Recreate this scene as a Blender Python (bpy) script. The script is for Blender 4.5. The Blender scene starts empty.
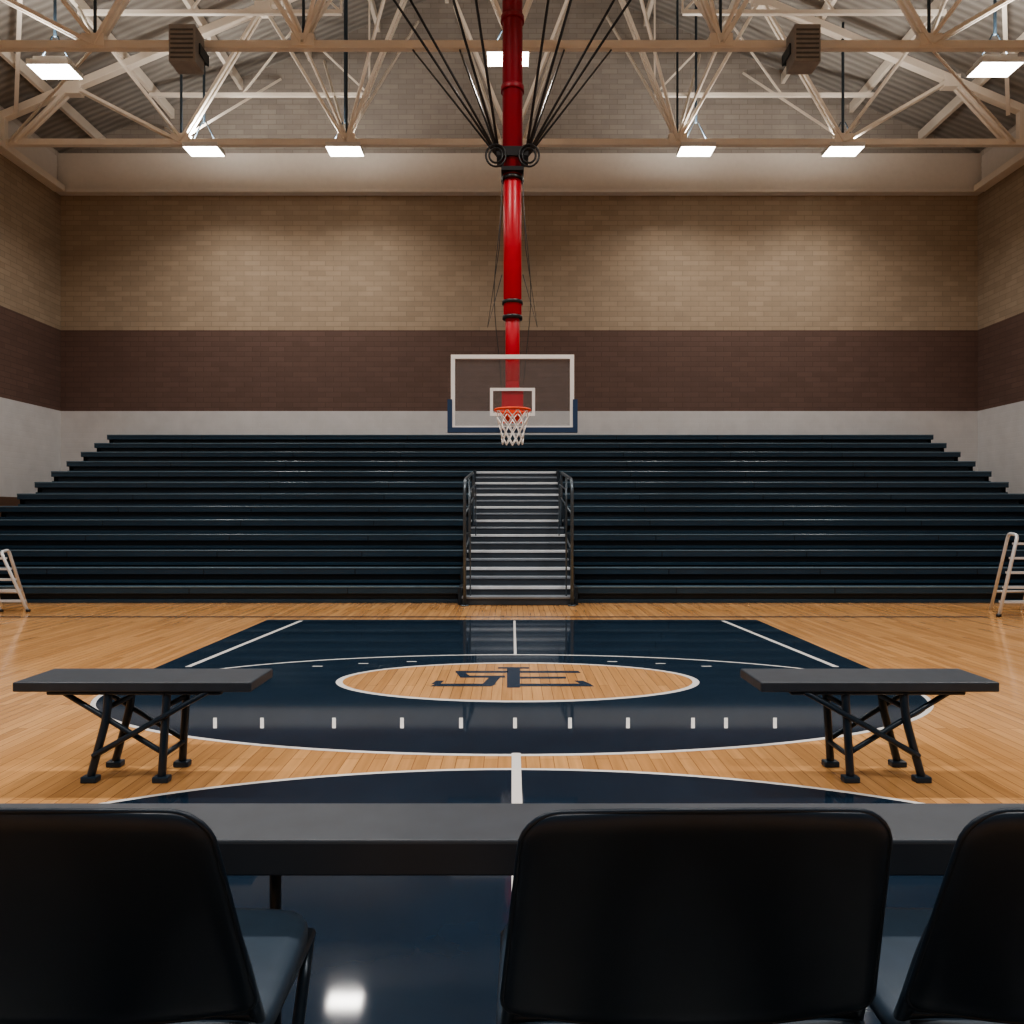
import bpy, math, random
from mathutils import Vector, Matrix
random.seed(4)
F=740.0
def PX(px,d): return (px-512)/F*d
def PZ(py,d): return 1.5+(515-py)/F*d

# ---------------------------------------------------------------- materials
def mat(name,col,rough=0.5,metal=0.0,noise=0.0,nscale=8.0,bump=0.0,emis=None,coat=0.0,spec=0.5):
    m=bpy.data.materials.new(name); m.use_nodes=True
    nt=m.node_tree; b=nt.nodes['Principled BSDF']
    b.inputs['Base Color'].default_value=(*col,1); b.inputs['Roughness'].default_value=rough
    b.inputs['Metallic'].default_value=metal; b.inputs['Coat Weight'].default_value=coat
    b.inputs['Specular IOR Level'].default_value=spec
    tc=nt.nodes.new('ShaderNodeTexCoord'); n=nt.nodes.new('ShaderNodeTexNoise'); n.inputs['Scale'].default_value=nscale
    n.inputs['Detail'].default_value=4
    nt.links.new(tc.outputs['Object'],n.inputs['Vector'])
    if noise>0:
        mx=nt.nodes.new('ShaderNodeMix'); mx.data_type='RGBA'
        mx.inputs['A'].default_value=(*[c*(1-noise) for c in col],1); mx.inputs['B'].default_value=(*[min(1,c*(1+noise)) for c in col],1)
        nt.links.new(n.outputs['Fac'],mx.inputs['Factor']); nt.links.new(mx.outputs['Result'],b.inputs['Base Color'])
    if bump>0:
        bp=nt.nodes.new('ShaderNodeBump'); bp.inputs['Strength'].default_value=bump; bp.inputs['Distance'].default_value=0.002
        nt.links.new(n.outputs['Fac'],bp.inputs['Height']); nt.links.new(bp.outputs['Normal'],b.inputs['Normal'])
    if emis:
        b.inputs['Emission Color'].default_value=(*emis[0],1); b.inputs['Emission Strength'].default_value=emis[1]
    return m

def wood_mat(name,c1,c2,cm,rough):
    m=bpy.data.materials.new(name); m.use_nodes=True; nt=m.node_tree; L=nt.links.new
    b=nt.nodes['Principled BSDF']
    tc=nt.nodes.new('ShaderNodeTexCoord'); mp=nt.nodes.new('ShaderNodeMapping'); mp.inputs['Rotation'].default_value=(0,0,math.pi/2)
    L(tc.outputs['Object'],mp.inputs['Vector'])
    br=nt.nodes.new('ShaderNodeTexBrick'); br.inputs['Scale'].default_value=1
    br.inputs['Brick Width'].default_value=1.3; br.inputs['Row Height'].default_value=0.085
    br.inputs['Mortar Size'].default_value=0.0022; br.inputs['Bias'].default_value=0
    br.inputs['Color1'].default_value=(*c1,1); br.inputs['Color2'].default_value=(*c2,1); br.inputs['Mortar'].default_value=(*cm,1)
    L(mp.outputs['Vector'],br.inputs['Vector'])
    mp2=nt.nodes.new('ShaderNodeMapping'); mp2.inputs['Scale'].default_value=(30,1.5,1); L(tc.outputs['Object'],mp2.inputs['Vector'])
    n=nt.nodes.new('ShaderNodeTexNoise'); n.inputs['Scale'].default_value=1; n.inputs['Detail'].default_value=6; L(mp2.outputs['Vector'],n.inputs['Vector'])
    mr=nt.nodes.new('ShaderNodeMapRange'); mr.inputs['To Min'].default_value=0.66; mr.inputs['To Max'].default_value=1.32; L(n.outputs['Fac'],mr.inputs['Value'])
    mx=nt.nodes.new('ShaderNodeVectorMath'); mx.operation='SCALE'; L(br.outputs['Color'],mx.inputs[0]); L(mr.outputs['Result'],mx.inputs['Scale'])
    L(mx.outputs['Vector'],b.inputs['Base Color'])
    n2=nt.nodes.new('ShaderNodeTexNoise'); n2.inputs['Scale'].default_value=1.2; n2.inputs['Detail'].default_value=5; L(tc.outputs['Object'],n2.inputs['Vector'])
    mr2=nt.nodes.new('ShaderNodeMapRange'); mr2.inputs['To Min'].default_value=rough*0.8; mr2.inputs['To Max'].default_value=rough*1.3; L(n2.outputs['Fac'],mr2.inputs['Value'])
    L(mr2.outputs['Result'],b.inputs['Roughness'])
    bp=nt.nodes.new('ShaderNodeBump'); bp.inputs['Strength'].default_value=0.08; bp.inputs['Distance'].default_value=0.001
    L(br.outputs['Fac'],bp.inputs['Height']); L(bp.outputs['Normal'],b.inputs['Normal'])
    return m

def wall_mat(name,axis):
    m=bpy.data.materials.new(name); m.use_nodes=True; nt=m.node_tree; L=nt.links.new
    b=nt.nodes['Principled BSDF']; b.inputs['Roughness'].default_value=0.75
    tc=nt.nodes.new('ShaderNodeTexCoord'); sp=nt.nodes.new('ShaderNodeSeparateXYZ'); L(tc.outputs['Object'],sp.inputs[0])
    cols=[(0,(0.13,0.075,0.05)),(1.95,(0.60,0.60,0.61)),(4.38,(0.135,0.083,0.068)),(6.62,(0.36,0.285,0.21)),(10.36,(0.66,0.61,0.56)),(11.5,(0.37,0.34,0.31))]
    prev=None
    for z,c in cols:
        if prev is None:
            rgb=nt.nodes.new('ShaderNodeRGB'); rgb.outputs[0].default_value=(*c,1); prev=rgb.outputs[0]; continue
        gt=nt.nodes.new('ShaderNodeMath'); gt.operation='GREATER_THAN'; gt.inputs[1].default_value=z; L(sp.outputs['Z'],gt.inputs[0])
        mx=nt.nodes.new('ShaderNodeMix'); mx.data_type='RGBA'; L(gt.outputs[0],mx.inputs['Factor']); L(prev,mx.inputs['A']); mx.inputs['B'].default_value=(*c,1)
        prev=mx.outputs['Result']
    cb=nt.nodes.new('ShaderNodeCombineXYZ'); L(sp.outputs[axis],cb.inputs['X']); L(sp.outputs['Z'],cb.inputs['Y'])
    br=nt.nodes.new('ShaderNodeTexBrick'); br.inputs['Scale'].default_value=1; br.inputs['Brick Width'].default_value=0.45; br.inputs['Row Height'].default_value=0.14
    br.inputs['Mortar Size'].default_value=0.012; br.inputs['Mortar Smooth'].default_value=0.4
    br.inputs['Color1'].default_value=(0.90,0.90,0.90,1); br.inputs['Color2'].default_value=(1.07,1.07,1.07,1); br.inputs['Mortar'].default_value=(0.78,0.78,0.78,1)
    L(cb.outputs[0],br.inputs['Vector'])
    # the joints are filled smooth in the white-painted lower zone
    gw=nt.nodes.new('ShaderNodeMath'); gw.operation='GREATER_THAN'; gw.inputs[1].default_value=4.38; L(sp.outputs['Z'],gw.inputs[0])
    bm_=nt.nodes.new('ShaderNodeMix'); bm_.data_type='RGBA'; L(gw.outputs[0],bm_.inputs['Factor']); bm_.inputs['A'].default_value=(.97,.97,.97,1); L(br.outputs['Color'],bm_.inputs['B'])
    n=nt.nodes.new('ShaderNodeTexNoise'); n.inputs['Scale'].default_value=3; n.inputs['Detail'].default_value=8; L(tc.outputs['Object'],n.inputs['Vector'])
    mr=nt.nodes.new('ShaderNodeMapRange'); mr.inputs['To Min'].default_value=0.88; mr.inputs['To Max'].default_value=1.12; L(n.outputs['Fac'],mr.inputs['Value'])
    v=nt.nodes.new('ShaderNodeVectorMath'); v.operation='MULTIPLY'; L(prev,v.inputs[0]); L(bm_.outputs['Result'],v.inputs[1])
    s=nt.nodes.new('ShaderNodeVectorMath'); s.operation='SCALE'; L(v.outputs[0],s.inputs[0]); L(mr.outputs[0],s.inputs['Scale'])
    L(s.outputs[0],b.inputs['Base Color'])
    bp=nt.nodes.new('ShaderNodeBump'); bp.invert=True; bp.inputs['Strength'].default_value=0.25; bp.inputs['Distance'].default_value=0.005
    L(br.outputs['Fac'],bp.inputs['Height']); L(bp.outputs['Normal'],b.inputs['Normal'])
    return m

def deck_mat():
    m=bpy.data.materials.new('roof_deck'); m.use_nodes=True; nt=m.node_tree; L=nt.links.new
    b=nt.nodes['Principled BSDF']; b.inputs['Roughness'].default_value=0.6
    tc=nt.nodes.new('ShaderNodeTexCoord'); w=nt.nodes.new('ShaderNodeTexWave'); w.bands_direction='Y'; w.inputs['Scale'].default_value=1.6
    L(tc.outputs['Object'],w.inputs['Vector'])
    mx=nt.nodes.new('ShaderNodeMix'); mx.data_type='RGBA'; mx.inputs['A'].default_value=(0.26,0.245,0.225,1); mx.inputs['B'].default_value=(0.35,0.33,0.305,1)
    L(w.outputs['Fac'],mx.inputs['Factor']); L(mx.outputs['Result'],b.inputs['Base Color'])
    bp=nt.nodes.new('ShaderNodeBump'); bp.inputs['Strength'].default_value=0.35; bp.inputs['Distance'].default_value=0.04
    L(w.outputs['Fac'],bp.inputs['Height']); L(bp.outputs['Normal'],b.inputs['Normal'])
    return m

M={}
M['wood']=wood_mat('maple_floor',(0.69,0.385,0.165),(0.52,0.275,0.112),(0.25,0.125,0.058),0.11)
M['navypaint']=mat('navy_court_paint',(0.012,0.026,0.048),0.055,noise=0.3,nscale=2.5,spec=0.42)
M['whitepaint']=mat('white_court_paint',(0.84,0.83,0.82),0.2,noise=0.05)
M['logopaint']=mat('logo_navy_paint',(0.02,0.038,0.07),0.2,noise=0.1)
M['wallx']=wall_mat('painted_block_wall','X'); M['wally']=wall_mat('painted_block_wall_side','Y')
M['deck']=deck_mat()
M['cream']=mat('cream_steel_paint',(0.86,0.79,0.70),0.4,noise=0.06,nscale=3)
M['creamtrim']=mat('eave_trim_paint',(0.76,0.72,0.67),0.6,noise=0.05)
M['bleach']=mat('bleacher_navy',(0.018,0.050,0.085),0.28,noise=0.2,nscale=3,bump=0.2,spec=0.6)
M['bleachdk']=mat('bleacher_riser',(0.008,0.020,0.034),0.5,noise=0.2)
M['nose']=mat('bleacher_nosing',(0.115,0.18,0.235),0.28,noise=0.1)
M['steptread']=mat('aisle_step_tread',(0.24,0.28,0.33),0.35,noise=0.15)
M['stepgrey']=mat('aisle_step_riser',(0.05,0.065,0.085),0.4,noise=0.15)
M['stepnose']=mat('aisle_step_nosing',(0.70,0.75,0.80),0.35,noise=0.1)
M['railmetal']=mat('rail_dark_metal',(0.12,0.15,0.18),0.3,metal=0.5,noise=0.1)
M['chrome']=mat('galvanised_rail',(0.66,0.68,0.71),0.35,metal=0.2,noise=0.1)
M['red']=mat('red_mast_paint',(0.50,0.008,0.024),0.35,noise=0.1)
M['redshade']=mat('shaded_red_sleeve',(0.27,0.008,0.022),0.4,noise=0.12)  # mast red darkened for the upper sleeve, shadow put into the colour
M['black']=mat('black_steel',(0.012,0.013,0.016),0.4,noise=0.2)
M['steelblue']=mat('hanger_blue_steel',(0.03,0.05,0.07),0.4,noise=0.2)
M['white']=mat('white_enamel',(0.84,0.84,0.84),0.35,noise=0.03)
M['bluepad']=mat('navy_board_padding',(0.018,0.05,0.12),0.5,noise=0.1)
M['orange']=mat('orange_rim_paint',(0.85,0.09,0.035),0.35,noise=0.1)
M['net']=mat('net_cord',(0.90,0.88,0.87),0.8,noise=0.05)
M['benchtop']=mat('bench_dark_laminate',(0.040,0.052,0.070),0.42,noise=0.25,nscale=12)
M['benchleg']=mat('bench_leg_steel',(0.018,0.036,0.060),0.35,noise=0.15)
M['tabletop']=mat('table_grey_laminate',(0.058,0.070,0.088),0.42,noise=0.2,nscale=14)
M['tableedge']=mat('table_edge_band',(0.028,0.034,0.044),0.5,noise=0.2)
M['chair']=mat('chair_navy_plastic',(0.008,0.020,0.038),0.38,noise=0.15,nscale=20,bump=0.1,spec=0.45)
M['seat']=mat('chair_seat_vinyl',(0.026,0.047,0.076),0.5,noise=0.2,nscale=20,bump=0.2)
M['chairleg']=mat('chair_frame_steel',(0.018,0.034,0.054),0.3,metal=0.3,noise=0.1)
M['speaker']=mat('speaker_grey',(0.32,0.31,0.30),0.6,noise=0.2)
M['grille']=mat('speaker_grille',(0.12,0.12,0.12),0.6,noise=0.2)
M['housing']=mat('fixture_housing',(0.70,0.69,0.67),0.4,noise=0.05)
M['lens']=mat('fixture_lens',(0.9,0.89,0.87),0.4,emis=((1.0,0.95,0.88),13.0))
g=bpy.data.materials.new('backboard_glass'); g.use_nodes=True
nt=g.node_tree; b=nt.nodes['Principled BSDF']; out=nt.nodes['Material Output']
b.inputs['Base Color'].default_value=(0.5,0.5,0.5,1); b.inputs['Roughness'].default_value=0.05
tr=nt.nodes.new('ShaderNodeBsdfTransparent'); tr.inputs['Color'].default_value=(0.95,0.96,0.97,1)
mx=nt.nodes.new('ShaderNodeMixShader'); mx.inputs[0].default_value=0.06
nt.links.new(tr.outputs[0],mx.inputs[1]); nt.links.new(b.outputs[0],mx.inputs[2]); nt.links.new(mx.outputs[0],out.inputs['Surface'])
M['glass']=g

# ---------------------------------------------------------------- mesh builder
class B:
    def __init__(s,name): s.name=name; s.v=[]; s.f=[]; s.m=[]; s.sm=[]; s.mats=[]
    def mi(s,k):
        if k not in s.mats: s.mats.append(k)
        return s.mats.index(k)
    def add(s,vs,fs,k,smooth=False):
        o=len(s.v); s.v+= [tuple(v) for v in vs]; i=s.mi(k)
        for f in fs: s.f.append(tuple(o+a for a in f)); s.m.append(i); s.sm.append(smooth)
    def box(s,x0,x1,y0,y1,z0,z1,k,R=None):
        vs=[(x,y,z) for x in (x0,x1) for y in (y0,y1) for z in (z0,z1)]
        if R is not None: vs=[R@Vector(v) for v in vs]
        s.add(vs,[(0,1,3,2),(4,6,7,5),(0,4,5,1),(2,3,7,6),(0,2,6,4),(1,5,7,3)],k)
    def tube(s,pts,r,k,n=8,closed=False,smooth=True,rs=None):
        P=[Vector(p) for p in pts]; N=len(P); rings=[]; T=[]
        for i in range(N):
            if closed: t=P[(i+1)%N]-P[i-1]
            elif i==0: t=P[1]-P[0]
            elif i==N-1: t=P[-1]-P[-2]
            else: t=(P[i+1]-P[i]).normalized()+(P[i]-P[i-1]).normalized()
            T.append(t.normalized())
        up=Vector((0,0,1)) if abs(T[0].z)<0.9 else Vector((1,0,0))
        u=T[0].cross(up).normalized()
        vs=[]
        for i in range(N):
            u=(u-T[i]*u.dot(T[i])); u.normalize(); w=T[i].cross(u)
            rr=rs[i] if rs else r
            for j in range(n):
                a=2*math.pi*(j+0.5)/n; vs.append(P[i]+(u*math.cos(a)+w*math.sin(a))*rr)
        fs=[]
        for i in range(N if closed else N-1):
            a=i*n; c=((i+1)%N)*n
            for j in range(n): fs.append((a+j,c+j,c+(j+1)%n,a+(j+1)%n))
        if not closed:
            fs.append(tuple(range(n))[::-1]); fs.append(tuple((N-1)*n+j for j in range(n)))
        s.add(vs,fs,k,smooth)
    def poly(s,pts,z,k): s.add([(p[0],p[1],z) for p in pts],[tuple(range(len(pts)))],k)
    def ring(s,cx,cy,a,b,w,z,k,n=128,a0=0,a1=2*math.pi):
        vs=[];fs=[]
        for i in range(n+1):
            t=a0+(a1-a0)*i/n; c,q=math.cos(t),math.sin(t)
            vs.append((cx+a*c,cy+b*q,z)); vs.append((cx+(a-w)*c,cy+(b-w)*q,z))
        for i in range(n): fs.append((2*i,2*i+2,2*i+3,2*i+1))
        s.add(vs,fs,k)
    def ell(s,cx,cy,a,b,z,k,n=96): s.poly([(cx+a*math.cos(2*math.pi*i/n),cy+b*math.sin(2*math.pi*i/n)) for i in range(n)],z,k)
    def done(s,bevel=0,origin=None,parent=None,seg=2):
        me=bpy.data.meshes.new(s.name); me.from_pydata(s.v,[],s.f); 
        for k in s.mats: me.materials.append(M[k])
        for p,i,q in zip(me.polygons,s.m,s.sm): p.material_index=i; p.use_smooth=q
        me.update()
        o=bpy.data.objects.new(s.name,me); bpy.context.collection.objects.link(o)
        import bmesh
        bm=bmesh.new(); bm.from_mesh(me); bmesh.ops.recalc_face_normals(bm,faces=bm.faces); bm.to_mesh(me); bm.free()
        if bevel>0:
            md=o.modifiers.new('bevel','BEVEL'); md.width=bevel; md.segments=seg; md.limit_method='ANGLE'; md.angle_limit=math.radians(50)
        return o

def smooth_path(pts,r=0.05,n=5):
    P=[Vector(p) for p in pts]; out=[P[0]]
    for i in range(1,len(P)-1):
        a=(P[i-1]-P[i]); c=(P[i+1]-P[i]); rr=min(r,a.length*0.45,c.length*0.45)
        A=P[i]+a.normalized()*rr; C=P[i]+c.normalized()*rr
        for j in range(n+1):
            t=j/n; out.append(A*(1-t)**2+P[i]*2*t*(1-t)+C*t*t)
    out.append(P[-1]); return out

# ---------------------------------------------------------------- room shell
WX=12.7; YB=20.5; YF=-8.0; ZE=11.5; PITCH=0.42; XO=.2
ridge=ZE+WX*PITCH
def roofz(x): return ZE+(WX-abs(x-XO))*PITCH
b=B('floor'); b.box(XO-WX-.2,XO+WX+.2,YF-.2,YB+.2,-0.2,0,'wood'); b.done()
for nm,y0,y1 in (('wall_back',YB,YB+.2),('wall_front',YF-.2,YF)):
    b=B(nm); prof=[(XO-WX-.2,0),(XO+WX+.2,0),(XO+WX+.2,ZE),(XO,ridge+.05),(XO-WX-.2,ZE)]
    n=len(prof); vs=[(x,y0,z) for x,z in prof]+[(x,y1,z) for x,z in prof]
    b.add(vs,[tuple(range(n)),tuple(range(n,2*n))]+[(i,(i+1)%n,n+(i+1)%n,n+i) for i in range(n)],'wallx'); b.done()
b=B('wall_left'); b.box(XO-WX-.2,XO-WX,YF,YB,0,ZE,'wally'); b.done()
b=B('wall_right'); b.box(XO+WX,XO+WX+.2,YF,YB,0,ZE,'wally'); b.done()
b=B('ceiling')
for sgn in (-1,1):
    vs=[]
    for y in (YF-.2,YB+.2):
        vs+=[(XO+sgn*(WX+.2),y,ZE-.08),(XO,y,ridge),(XO,y,ridge+.2),(XO+sgn*(WX+.2),y,ZE+.12)]
    b.add(vs,[(0,1,5,4),(1,2,6,5),(2,3,7,6),(3,0,4,7),(0,1,2,3),(4,5,6,7)],'deck')
b.done()
b=B('trim_1'); b.box(XO-WX,XO+WX,YB-.16,YB,10.40,11.45,'creamtrim'); b.box(XO-WX,XO+WX,YB-.26,YB,10.34,10.44,'creamtrim'); b.done(.01)
for i,sg in enumerate((-1,1)):
    b=B('trim_%d'%(i+2)); xa,xb=sorted((XO+sg*WX,XO+sg*(WX-.30))); b.box(xa,xb,YF,YB-.3,10.32,10.50,'cream')
    xa,xb=sorted((XO+sg*WX,XO+sg*(WX-.08))); b.box(xa,xb,YF,YB-.3,10.50,11.3,'creamtrim'); b.done(.01)

# ---------------------------------------------------------------- court markings
b=B('court_markings')
z1,z2,z3,z4=.0008,.0016,.0022,.0028
b.poly([(-3.5,6.28),(3.5,6.28),(3.5,10.6),(-3.5,10.6)],z1,'navypaint')
b.ell(0,6.28,3.42,1.655,.0012,'navypaint')
b.ring(0,6.28,3.45,1.68,.04,z2,'whitepaint')
for s in (-1,1):
    b.poly([(s*3.20-.03,7.3),(s*3.20+.03,7.3),(s*2.99+.03,10.5),(s*2.99-.03,10.5)],z2,'whitepaint')
b.poly([(.02,7.95),(.05,7.95),(.05,10.5),(.02,10.5)],z2,'whitepaint')
b.ell(.05,6.72,1.64,.80,z3,'whitepaint'); b.ell(.05,6.72,1.58,.75,z4,'wood')
def q(pts,z=.0034,k='logopaint'):
    b.poly([(PX(x,1110/(y-515)),1110/(y-515)) for x,y in pts],z,k)
def bar(a,c,y0,y1,z=.0034,sl=0): q([(a+sl,y0),(c+sl,y0),(c,y1),(a,y1)],z)
# interlaced S F monogram
bar(507,520,667.5,688); bar(498,529,667.5,669.0,.0036)
bar(455,506,671.2,673.2,sl=3); q([(455,671.2),(463,671.2),(471,677.4),(460,677.4)],.0035); bar(460,505,676.0,678.0,.0037)
q([(491,676.0),(502,676.0),(493,686),(481,686)],.0035); bar(430,491,684,686.8,.0037,sl=6); q([(436,681),(444,681),(440,684.5),(431,684.5)],.0035)
bar(519,581,671.2,673.2,.0036,sl=-3); bar(519,566,677,679.0,.0037); bar(514,594,684,686.8,.0037,sl=-4); q([(574,681),(583,681),(591,684.5),(581,684.5)],.0035)
for px in (215,262,334,402,461,515,570,628,693,726,775):
    da,dd=5.20,5.47; w=.0135
    xa,xb=PX(px,da),PX(px,dd); b.poly([(xa-w,da),(xa+w,da),(xb+w,dd),(xb-w,dd)],z2,'whitepaint')
for i in range(9):
    a=math.radians(50+i*10); x=3.0*math.cos(a); y=6.3+1.35*math.sin(a)
    if i in(0,1,2,6,7,8): b.poly([(x-.05,y-.015),(x+.05,y-.015),(x+.05,y+.015),(x-.05,y+.015)],z2,'whitepaint')
b.ell(0,2.2,3.25,2.15,z1,'navypaint'); b.ring(0,2.2,3.28,2.18,.03,z2,'whitepaint')
b.poly([(-.002,-2),(.054,-2),(.054,4.66),(-.002,4.66)],z3,'whitepaint')
b.poly([(-8.6,10.84),(7.0,10.84),(7.0,10.93),(-8.6,10.93)],z2,'navypaint')
b.done()

# ---------------------------------------------------------------- bleachers
b=B('bleachers'); NR=13; D0=12.6; RUN=.6; RISE=.28; HW=11.06; AW=1.0; AISLE=9; AX=.10; BX=.22
for k in range(NR):
    d=D0+RUN*k; zt=RISE*(k+1)+.01; zb=RISE*k
    segs=[(BX-HW,AX-AW),(AX+AW,BX+HW)] if k<AISLE else [(BX-HW,BX+HW)]
    for x0,x1 in segs:
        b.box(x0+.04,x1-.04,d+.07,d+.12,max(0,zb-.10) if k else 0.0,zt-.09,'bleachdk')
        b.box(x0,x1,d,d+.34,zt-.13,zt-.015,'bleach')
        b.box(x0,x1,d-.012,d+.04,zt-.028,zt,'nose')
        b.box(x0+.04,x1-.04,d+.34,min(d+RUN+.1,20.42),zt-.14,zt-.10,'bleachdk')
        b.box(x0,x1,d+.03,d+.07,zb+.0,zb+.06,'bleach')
    for s in (-1,1):
        xa,xb=sorted((BX+s*(HW-.12),BX+s*(HW-.04)))
        b.box(xa,xb,d+.04,d+.12,0,zt-.1,'bleachdk')
        b.box(xa,xb,d+.04,d+RUN,zt-.24,zt-.1,'bleachdk')
    for x0 in (-8.3,-5.5,-2.8,2.8,5.5,8.3):
        b.box(x0-.012,x0+.012,d-.004,d+.345,zt-.135,zt-.012,'bleachdk')
for k in range(AISLE):
    d=D0+RUN*k; zt=RISE*(k+1)
    for h in (0,1):
        dd=d-.02+h*.30-.28; z=zt-.14+h*.14
        b.box(AX-AW+.06,AX+AW-.06,dd+.02,dd+.06,z-.14,z-.02,'stepgrey')
        b.box(AX-AW+.06,AX+AW-.06,dd,dd+.34,z-.035,z,'steptread')
        if h: b.box(AX-AW+.06,AX+AW-.06,dd-.004,dd+.06,z-.045,z+.003,'stepnose')
        else: b.box(AX-AW+.06,AX+AW-.06,dd-.004,dd+.02,z-.02,z+.002,'steptread')
for s in (-1,1):
    xa,xb=sorted((AX+s*AW,AX+s*(AW-.06)))
    for k in range(AISLE): 
        d=D0+RUN*k
        b.box(xa,xb,d-.30,d+RUN-.25,0 if k==0 else RISE*k-.3,RISE*(k+1)+.02,'bleachdk')
b.done(.006,seg=1)
for s in (-1,1):
    b=B('handrail'); x=.105+s*.885
    b.tube(smooth_path([(x,12.20,0),(x,12.20,2.08),(x,14.9,2.36),(x,14.9,1.3)],.28,8),.028,'railmetal',n=10)
    b.tube([(x,12.20,1.5),(x,14.9,1.85)],.016,'railmetal')
    b.tube([(x,12.20,.9),(x,13.6,1.1)],.016,'railmetal')
    b.tube([(x,13.5,.7),(x,13.5,2.2)],.018,'railmetal')
    b.tube([(x,12.20,0),(x,12.20,.02)],.07,'railmetal',n=12)
    x2=x-s*.08
    b.tube(smooth_path([(x2,12.42,.12),(x2,12.42,1.92),(x2,14.3,2.1),(x2,14.3,1.1)],.22,8),.013,'railmetal')
    b.tube([(x,12.24,1.2),(x2,12.42,1.2)],.012,'railmetal')
    b.done()

def ladder(xc,yc,h,w,lean):
    b=B('ladder')
    def P(s,t): return (xc+s*w/2+lean*(1-t),yc+.12*t,h*t)
    for s in (-1,1):
        b.tube(smooth_path([P(s,0),P(s,1),(xc+s*w/2-lean*.15,yc+.4,h+.02),(xc+s*w/2-lean*.1,yc+.8,0)],.08),.026,'chrome',n=8)
        b.tube([(P(s,0)[0],yc,0),(P(s,0)[0],yc,.04)],.035,'black')
    for i in range(1,6):
        t=i/5.6; a=P(-1,t); c=P(1,t)
        b.box(a[0],c[0],a[1]-.02,a[1]+.08,a[2]-.016,a[2]+.016,'chrome')
    b.tube([(xc-w/2-lean*.1,yc+.72,h*.25),(xc+w/2-lean*.1,yc+.72,h*.25)],.018,'chrome')
    b.done()
ladder(-8.20,11.45,.92,.42,.50)
ladder(7.78,10.9,1.20,.50,-.36)

# ---------------------------------------------------------------- trusses
ZC=10.5
def truss(d):
    b=B('roof_truss'); w=12.3
    b.box(-w,w+.2,d-.07,d+.07,ZC-.075,ZC+.075,'cream')
    tz=lambda x: roofz(x)-.45
    for s in (-1,1):
        b.tube([(s*w,d,tz(s*w)),(XO,d,tz(XO))],.13,'cream',n=4,smooth=False)
        b.tube([(s*w,d,ZC),(s*w,d,tz(s*w)+.1)],.1,'cream',n=4,smooth=False)
        bn=[12.0,8.0,4.0,0.0]; tn=[10.6,6.0,2.0]
        for i,t in enumerate(tn):
            for x0 in (bn[i],bn[i+1]):
                for o in (-.07,.07):
                    b.tube([(s*x0,d+o,ZC),(s*t,d+o,tz(s*t))],.055,'cream',n=4,smooth=False)
        for x0 in (8.0,4.0): b.tube([(s*x0,d,ZC),(s*x0,d,tz(s*x0))],.035,'steelblue',n=4,smooth=False)
        for x0 in (8.0,4.0): b.box(s*x0-.22,s*x0+.22,d-.09,d+.09,ZC-.05,ZC+.2,'cream')
        for x0 in (10.6,6.0,2.0): b.box(s*x0-.2,s*x0+.2,d-.11,d+.11,tz(s*x0)-.2,tz(s*x0)+.1,'cream')
    b.done(.008,seg=1)
TD=[17.9,14.2,10.5,6.8,3.1,-.6,-4.3]
for d in TD: truss(d)
b=B('roof_purlins')
for s in (-1,1):
    for x in (11.3,9.4,7.5,5.6,3.7,1.8,.2):
        z=roofz(s*x)-.18; b.box(s*x-.05,s*x+.05,YF,YB,z-.14,z+.12,'cream')
b.done()
b=B('roof_bracing')
for s in (-1,1):
    for x,xt in ((8.0,9.4),(4.0,5.6),(4.0,2.0)):
        for i in range(len(TD)-1):
            for a,c in ((TD[i],TD[i+1]),(TD[i+1],TD[i])):
                b.tube([(s*x,a,ZC+.1),(s*xt,(a+c)/2,roofz(s*xt)-.3)],.042,'cream',n=4,smooth=False)
    for x,xt in ((8.0,6.4),(8.0,9.6),(4.0,2.6),(4.0,5.2),(.3,1.6)):
        b.tube([(s*x,17.9,ZC+.1),(s*xt,YB-.02,roofz(s*xt)-.5)],.042,'cream',n=4,smooth=False)
    for i in range(len(TD)-1):
        b.tube([(s*12.2,TD[i],ZC),(s*8.0,TD[i+1],ZC)],.03,'cream',n=4,smooth=False)
        b.tube([(s*12.0,TD[i],11.2),(s*9.4,TD[i+1],roofz(s*9.4)-.3)],.06,'cream',n=4,smooth=False)
    for y in (16.05,19.2):
        b.box(*sorted((s*3.7,s*9.4)),y-.04,y+.04,12.35,12.44,'cream')
        b.tube([(s*3.7,y,12.40),(s*3.7,y,roofz(s*3.7)-.2)],.03,'cream',n=4,smooth=False)
        b.tube([(s*3.7,y,12.40),(s*5.6,y,roofz(s*5.6)-.2)],.03,'cream',n=4,smooth=False)
        b.tube([(s*7.0,y,12.40),(s*5.6,y,roofz(s*5.6)-.2)],.03,'cream',n=4,smooth=False)
b.done()

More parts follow.
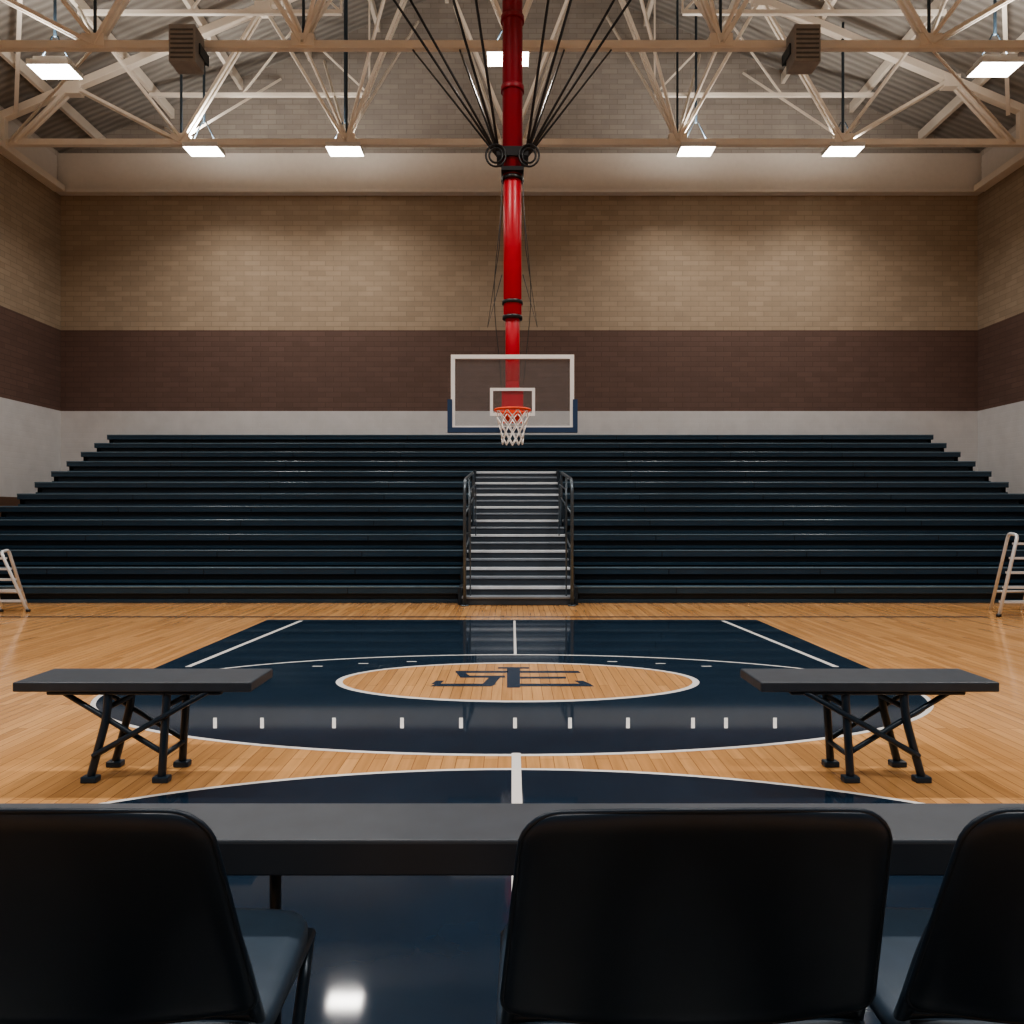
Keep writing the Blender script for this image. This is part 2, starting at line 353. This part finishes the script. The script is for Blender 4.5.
# ---------------------------------------------------------------- light fixtures
def fixture(x,y,z,watt,up):
    b=B('ceiling_light')
    b.box(x-.42,x+.42,y-.26,y+.26,z,z+.09,'housing'); b.box(x-.34,x+.34,y-.17,y+.17,z+.09,z+.2,'housing')
    b.box(x-.405,x+.405,y-.245,y+.245,z-.022,z+.0,'lens')
    for s in (-1,1):
        b.box(x-.42,x+.42,y+s*.252-.006,y+s*.252+.006,z-.018,z+.02,'housing')
        b.box(x+s*.414-.006,x+s*.414+.006,y-.25,y+.25,z-.018,z+.02,'housing')
        b.tube([(x+s*.3,y,z+.18),(x+s*.05,y,z+.7)],.014,'steelblue')
    b.tube([(x,y,z+.68),(x,y,roofz(x)-.02)],.03,'steelblue')
    o=b.done(.004,seg=1)
    for nm,e,sx,sy,dz,rx in (('lamp',watt,.78,.45,-.03,0),('ceiling_fill',up,.6,.3,.22,math.pi)):  # the upward area light is an added fill to brighten the ceiling
        l=bpy.data.lights.new(nm,'AREA'); l.shape='RECTANGLE'; l.size=sx; l.size_y=sy; l.energy=e; l.color=(1,.95,.885)
        if nm=='lamp': l.spread=math.radians(145)
        lo=bpy.data.objects.new(nm,l); lo.location=(x,y,z+dz); lo.rotation_euler[0]=rx; bpy.context.collection.objects.link(lo); lo.parent=o
for px,py,d in ((55,70,14.8),(508,57,14.8),(995,68,14.8),(204,150,18.05),(345,150,18.05),(696,150,18.05),(843,150,18.05)):
    fixture(PX(px,d),d,PZ(py,d)-.02,95,68)
for y in (7.6,-1.5):
    for x in (-8.0,-2.7,2.7,8.0): fixture(x,y,10.35,205,100)

for px in (187,803):
    b=B('speaker'); d=13.8; x=PX(px,d); z=PZ(50,d)
    b.box(x-.24,x+.24,d-.22,d+.2,z-.34,z+.34,'speaker'); 
    for i in range(7): b.box(x-.21,x+.21,d-.232,d-.22,z-.29+i*.085,z-.255+i*.085,'grille')
    b.box(x-.27,x-.24,d-.05,d+.35,z-.1,z+.1,'steelblue'); b.box(x+.24,x+.27,d-.05,d+.35,z-.1,z+.1,'steelblue')
    b.box(x-.27,x+.27,d+.28,d+.33,z-.1,z+.1,'steelblue')
    b.done(.02)

# ---------------------------------------------------------------- basketball goal
b=B('basketball_hoop'); DB=11.0; XC=PX(512.5,DB)
x0,x1=PX(451,DB),PX(574,DB); zt=PZ(355,DB); zb=PZ(430,DB)
t=.06
b.box(x0+.02,x1-.02,DB-.006,DB+.006,zb+.02,zt-.02,'glass')
b.box(x0,x1,DB-.03,DB+.03,zt-t,zt,'white'); b.box(x0,x1,DB-.03,DB+.03,zb,zb+t,'white')
b.box(x0,x0+t,DB-.03,DB+.03,zb+t,zt-t,'white'); b.box(x1-t,x1,DB-.03,DB+.03,zb+t,zt-t,'white')
b.box(x0-.05,x1+.05,DB-.045,DB+.045,zb-.04,zb+.035,'bluepad')
for xa,xb in ((x0-.05,x0+.02),(x1-.02,x1+.05)): b.box(xa,xb,DB-.045,DB+.045,zb+.03,zb+.45,'bluepad')
sx0,sx1,sz0,sz1=PX(490,DB),PX(535,DB),PZ(416,DB),PZ(388,DB); q_=.045
b.box(sx0,sx1,DB-.012,DB-.007,sz1-q_,sz1,'white'); b.box(sx0,sx1,DB-.012,DB-.007,sz0,sz0+q_,'white')
b.box(sx0,sx0+q_,DB-.012,DB-.007,sz0+q_,sz1-q_,'white'); b.box(sx1-q_,sx1,DB-.012,DB-.007,sz0+q_,sz1-q_,'white')
RZ=3.0; RC=DB-.40; RR=.25
circ=[(XC+RR*math.cos(a*math.pi/20),RC+RR*math.sin(a*math.pi/20),RZ) for a in range(40)]
b.tube(circ,.02,'orange',n=8,closed=True)
b.box(XC-.12,XC+.12,DB-.17,DB-.02,RZ-.045,RZ+.02,'orange'); b.box(XC-.14,XC+.14,DB-.05,DB-.012,RZ-.14,RZ+.05,'orange')
for s in (-1,1): b.tube([(XC+s*.1,DB-.06,RZ-.11),(XC+s*.16,RC+.18,RZ-.015)],.012,'orange')
NS=10; lev=[(0,.25),(-.10,.23),(-.20,.195),(-.30,.17),(-.40,.155),(-.48,.150)]
def np_(i,l):
    a=2*math.pi*(i+(.5 if l%2 else 0))/NS; z,r=lev[l]; return (XC+r*math.cos(a),RC+r*math.sin(a),RZ-.01+z)
for l in range(len(lev)-1):
    for i in range(NS):
        b.tube([np_(i,l),np_(i,l+1)],.009,'net',n=5); b.tube([np_(i,l),np_(i-1 if not l%2 else i+1,l+1)],.009,'net',n=5)
DM=11.35; zN=PZ(158,DM)
b.tube([(XC,DM,PZ(395,DM)),(XC,DM,PZ(302,DM))],.11,'red',n=20)
b.tube([(XC,DM,PZ(318,DM)),(XC,DM,zN)],.14,'red',n=20)
b.tube([(XC,DM,zN-.3),(XC,DM,12.5),(XC,DM,roofz(0)-.5)],.155,'redshade',n=20)
for z,r in ((PZ(303,DM),.16),(PZ(318,DM),.155),(PZ(180,DM),.175)): b.tube([(XC,DM,z-.025),(XC,DM,z+.025)],r,'black',n=20)
for z in (PZ(20,DM),PZ(90,DM)): b.tube([(XC,DM,z-.04),(XC,DM,z+.04)],.18,'redshade',n=20)
b.box(XC-.09,XC+.09,DB+.03,DM,PZ(402,DM),PZ(385,DM),'red'); b.box(XC-.16,XC+.16,DB+.012,DB+.05,PZ(412,DB),PZ(390,DB),'red')
b.box(XC-.24,XC+.24,DM-.19,DM+.19,zN-.05,zN+.09,'black'); b.box(XC-.17,XC+.17,DM-.21,DM+.21,zN-.28,zN-.22,'black')
for s in (-1,1):
    for tx,ty,tz_ in ((2.75,10.5,10.42),(2.35,10.5,10.42),(1.3,10.5,10.42),(.75,10.5,10.42)):
        b.tube([(XC+s*.2,DM,zN),(s*tx,ty,tz_)],.020,'black',n=6)
    for tx,ty,tz_ in ((1.9,14.2,10.42),(1.0,14.2,10.42)):
        b.tube([(XC+s*.2,DM+.1,zN+.03),(s*tx,ty,tz_)],.018,'black',n=6)
    for r0 in (.15,.10):
        b.tube([(XC+s*.25+r0*math.cos(a*math.pi/12),DM-.2,zN-.06+r0*1.1*math.sin(a*math.pi/12)) for a in range(24)],.016,'black',n=5,closed=True)
    pts=[]
    for i in range(25):
        u=i/24; z=zN-.1+(PZ(385,DM)-zN+.1)*u
        pts.append((XC+s*(.16+.12*math.sin(u*math.pi*.85)**3),DM+.02,z))
    b.tube(pts,.006,'black',n=5)
    b.tube([(XC+s*.14,DM-.14,zN-.1),(XC+s*.20,DM-.1,PZ(250,DM)),(XC+s*.38,DM-.05,PZ(328,DM)),(XC+s*.16,DM-.02,PZ(275,DM))],.007,'black',n=5)
b.done(.004,seg=1)

# ---------------------------------------------------------------- benches
def bench(xa,xb,mir):
    b=B('bench')
    y0,y1=4.12,4.50; zt=.568
    b.box(xa,xb,y0,y1,zt-.055,zt,'benchtop')
    xc=(xa+xb)/2
    def X(v): return xc+mir*v
    for y in (4.16,4.42):
        top=zt-.055
        for vt,vf in ((-.15,-.25),(.18,.15)):
            b.tube(smooth_path([(X(vt),y,top),(X(vt-.01),y,.36),(X(vf),y,.03)],.1),.022,'benchleg',n=8)
            b.box(X(vf)-.045,X(vf)+.045,y-.03,y+.03,0,.035,'benchleg')
        b.tube([(X(-.44),y+.02,top),(X(.16),y+.02,.15)],.017,'benchleg',n=6)
        b.tube([(X(.42),y-.02,top),(X(-.23),y-.02,.15)],.017,'benchleg',n=6)
        b.box(X(0)-.49,X(0)+.49,y-.02,y+.02,top-.022,top,'benchleg')
    for v,z in ((-.22,.15),(.16,.15),(-.15,.42),(.17,.42)):
        b.tube([(X(v),4.16,z),(X(v),4.42,z)],.015,'benchleg',n=8)
    b.done(.008)
bench(PX(12,4.12),PX(251,4.12),1)
bench(PX(761,4.12),PX(1000,4.12),-1)

# ---------------------------------------------------------------- foreground table
b=B('folding_table'); TZ=.80; ty0,ty1=1.594,1.80
b.box(-1.9,1.9,ty0,ty1,TZ-.020,TZ,'tabletop'); b.box(-1.9,1.9,ty0-.001,ty0+.02,TZ-.078,TZ-.004,'tableedge')
b.box(-1.895,1.895,ty0+.02,ty1-.004,TZ-.078,TZ-.020,'tableedge')
for x in (-1.6,-.556,.60,1.6):
    yc=1.74
    b.tube([(x,yc,TZ-.07),(x,yc,.03)],.014,'chairleg',n=10)
    b.box(x-.02,x+.02,ty0+.0,ty1+.1,.004,.03,'chairleg')
b.done(.004)

# ---------------------------------------------------------------- chairs
def chair(cx,yaw=0):
    b=B('folding_chair')
    NV=26;NU=24; zb_,zt_=.668,1.056
    yof=lambda z: 1.245-(z-.655)/(1.05-.655)*.135
    vs=[]; vals=[.5-.5*math.cos(math.pi*i/NV) for i in range(NV+1)]
    for side in (0,1):
        for t in vals:
            z=zb_+(zt_-zb_)*t
            hw=.312-.034*t
            r=.058; H=zt_-zb_; dt=(1-t)*H; db=t*H; r2=.035
            if dt<r: hw-= r-math.sqrt(max(0,r*r-(r-dt)**2))
            if db<r2: hw-= r2-math.sqrt(max(0,r2*r2-(r2-db)**2))
            for j in range(NU+1):
                u=-math.cos(math.pi*j/NU); x=u*hw
                bow=.035*(1-u*u)
                edge=min(dt,db,(1-abs(u))*hw); th=.009*min(1,math.sqrt(max(edge,0)/.03)+.15)
                zz=z+.010*(1-u*u)*(t-.5)*2-.004
                vs.append((x,yof(z)-bow*.6+(th if side else -th),zz))
    fs=[];W=NU+1;O=(NV+1)*W
    for i in range(NV):
        for j in range(NU):
            a=i*W+j; fs.append((a,a+1,a+W+1,a+W)); fs.append((O+a,O+a+W,O+a+W+1,O+a+1))
    per=[j for j in range(W)]+[i*W+NU for i in range(1,NV+1)]+[NV*W+j for j in range(NU-1,-1,-1)]+[i*W for i in range(NV-1,0,-1)]
    for i in range(len(per)):
        a,c=per[i],per[(i+1)%len(per)]; fs.append((a,c,O+c,O+a))
    b.add(vs,fs,'chair',True)
    rim=[(Vector(vs[i])+Vector(vs[O+i]))/2 for i in per]
    keep=[rim[0]]
    for p in rim[1:]:
        if (p-keep[-1]).length>.007: keep.append(p)
    b.tube(keep,.0045,'chair',n=8,closed=True)
    vs=[];fs=[];n=40
    def sq(t,hw,hl,p=5):
        c,s=math.cos(t),math.sin(t); return (hw*abs(c)**(2/p)*(1 if c>0 else -1),hl*abs(s)**(2/p)*(1 if s>0 else -1))
    prof=[(0.90,.642),(0.975,.638),(1.0,.625),(1.0,.605),(.96,.598)]
    for kf,z in prof:
        for i in range(n):
            x,y=sq(2*math.pi*i/n,.315*kf,.20*kf,7); vs.append((x*(1-.03*(y/.2)),1.42+y,z))
    for l in range(len(prof)-1):
        for i in range(n): fs.append((l*n+i,l*n+(i+1)%n,(l+1)*n+(i+1)%n,(l+1)*n+i))
    fs.append(tuple(range(n))); fs.append(tuple((len(prof)-1)*n+i for i in range(n)))
    b.add(vs,fs,'seat',True)
    for s in (-1,1):
        pts=[(s*.250,1.140,.97),(s*.285,1.21,.80),(s*.300,1.262,.64),(s*.305,1.36,.46),(s*.315,1.62,.015)]
        b.tube(smooth_path(pts,.1),.0125,'chairleg',n=10)
        b.tube([(s*.300,1.60,.592),(s*.300,1.26,.592)],.012,'chairleg',n=10)
        b.tube(smooth_path([(s*.300,1.585,.59),(s*.300,1.50,.45),(s*.300,1.12,.015)],.1),.0125,'chairleg',n=10)
        for y,xx in ((1.62,.315),(1.12,.300)): b.tube([(s*xx,y,0),(s*xx,y,.03)],.019,'black',n=10)
    b.tube([(-.314,1.56,.13),(.314,1.56,.13)],.010,'chairleg'); b.tube([(-.300,1.2,.11),(.300,1.2,.11)],.010,'chairleg')
    b.tube([(-.30,1.262,.645),(.30,1.262,.645)],.011,'chairleg')
    o=b.done()
    C=Vector((0,1.4,0))
    o.data.transform(Matrix.Translation(-C)); o.location=(cx,1.4,.004); o.rotation_euler[2]=yaw
chair(-.735,0.0); chair(.290,math.radians(1.0)); chair(.972,math.radians(-1.0))

# ---------------------------------------------------------------- world + camera
w=bpy.data.worlds.new('world'); bpy.context.scene.world=w; w.use_nodes=True
w.node_tree.nodes['Background'].inputs[0].default_value=(.05,.05,.055,1)
try: bpy.context.scene.view_settings.look='AgX - Medium High Contrast'
except Exception as e: print(e)
cam=bpy.data.cameras.new('camera'); cam.sensor_width=36; cam.lens=F/1024*36; cam.shift_y=3/1024; cam.clip_start=.02; cam.clip_end=100
co=bpy.data.objects.new('camera',cam); co.location=(0,0,1.5); co.rotation_euler=(math.pi/2,0,0)
bpy.context.collection.objects.link(co); bpy.context.scene.camera=co
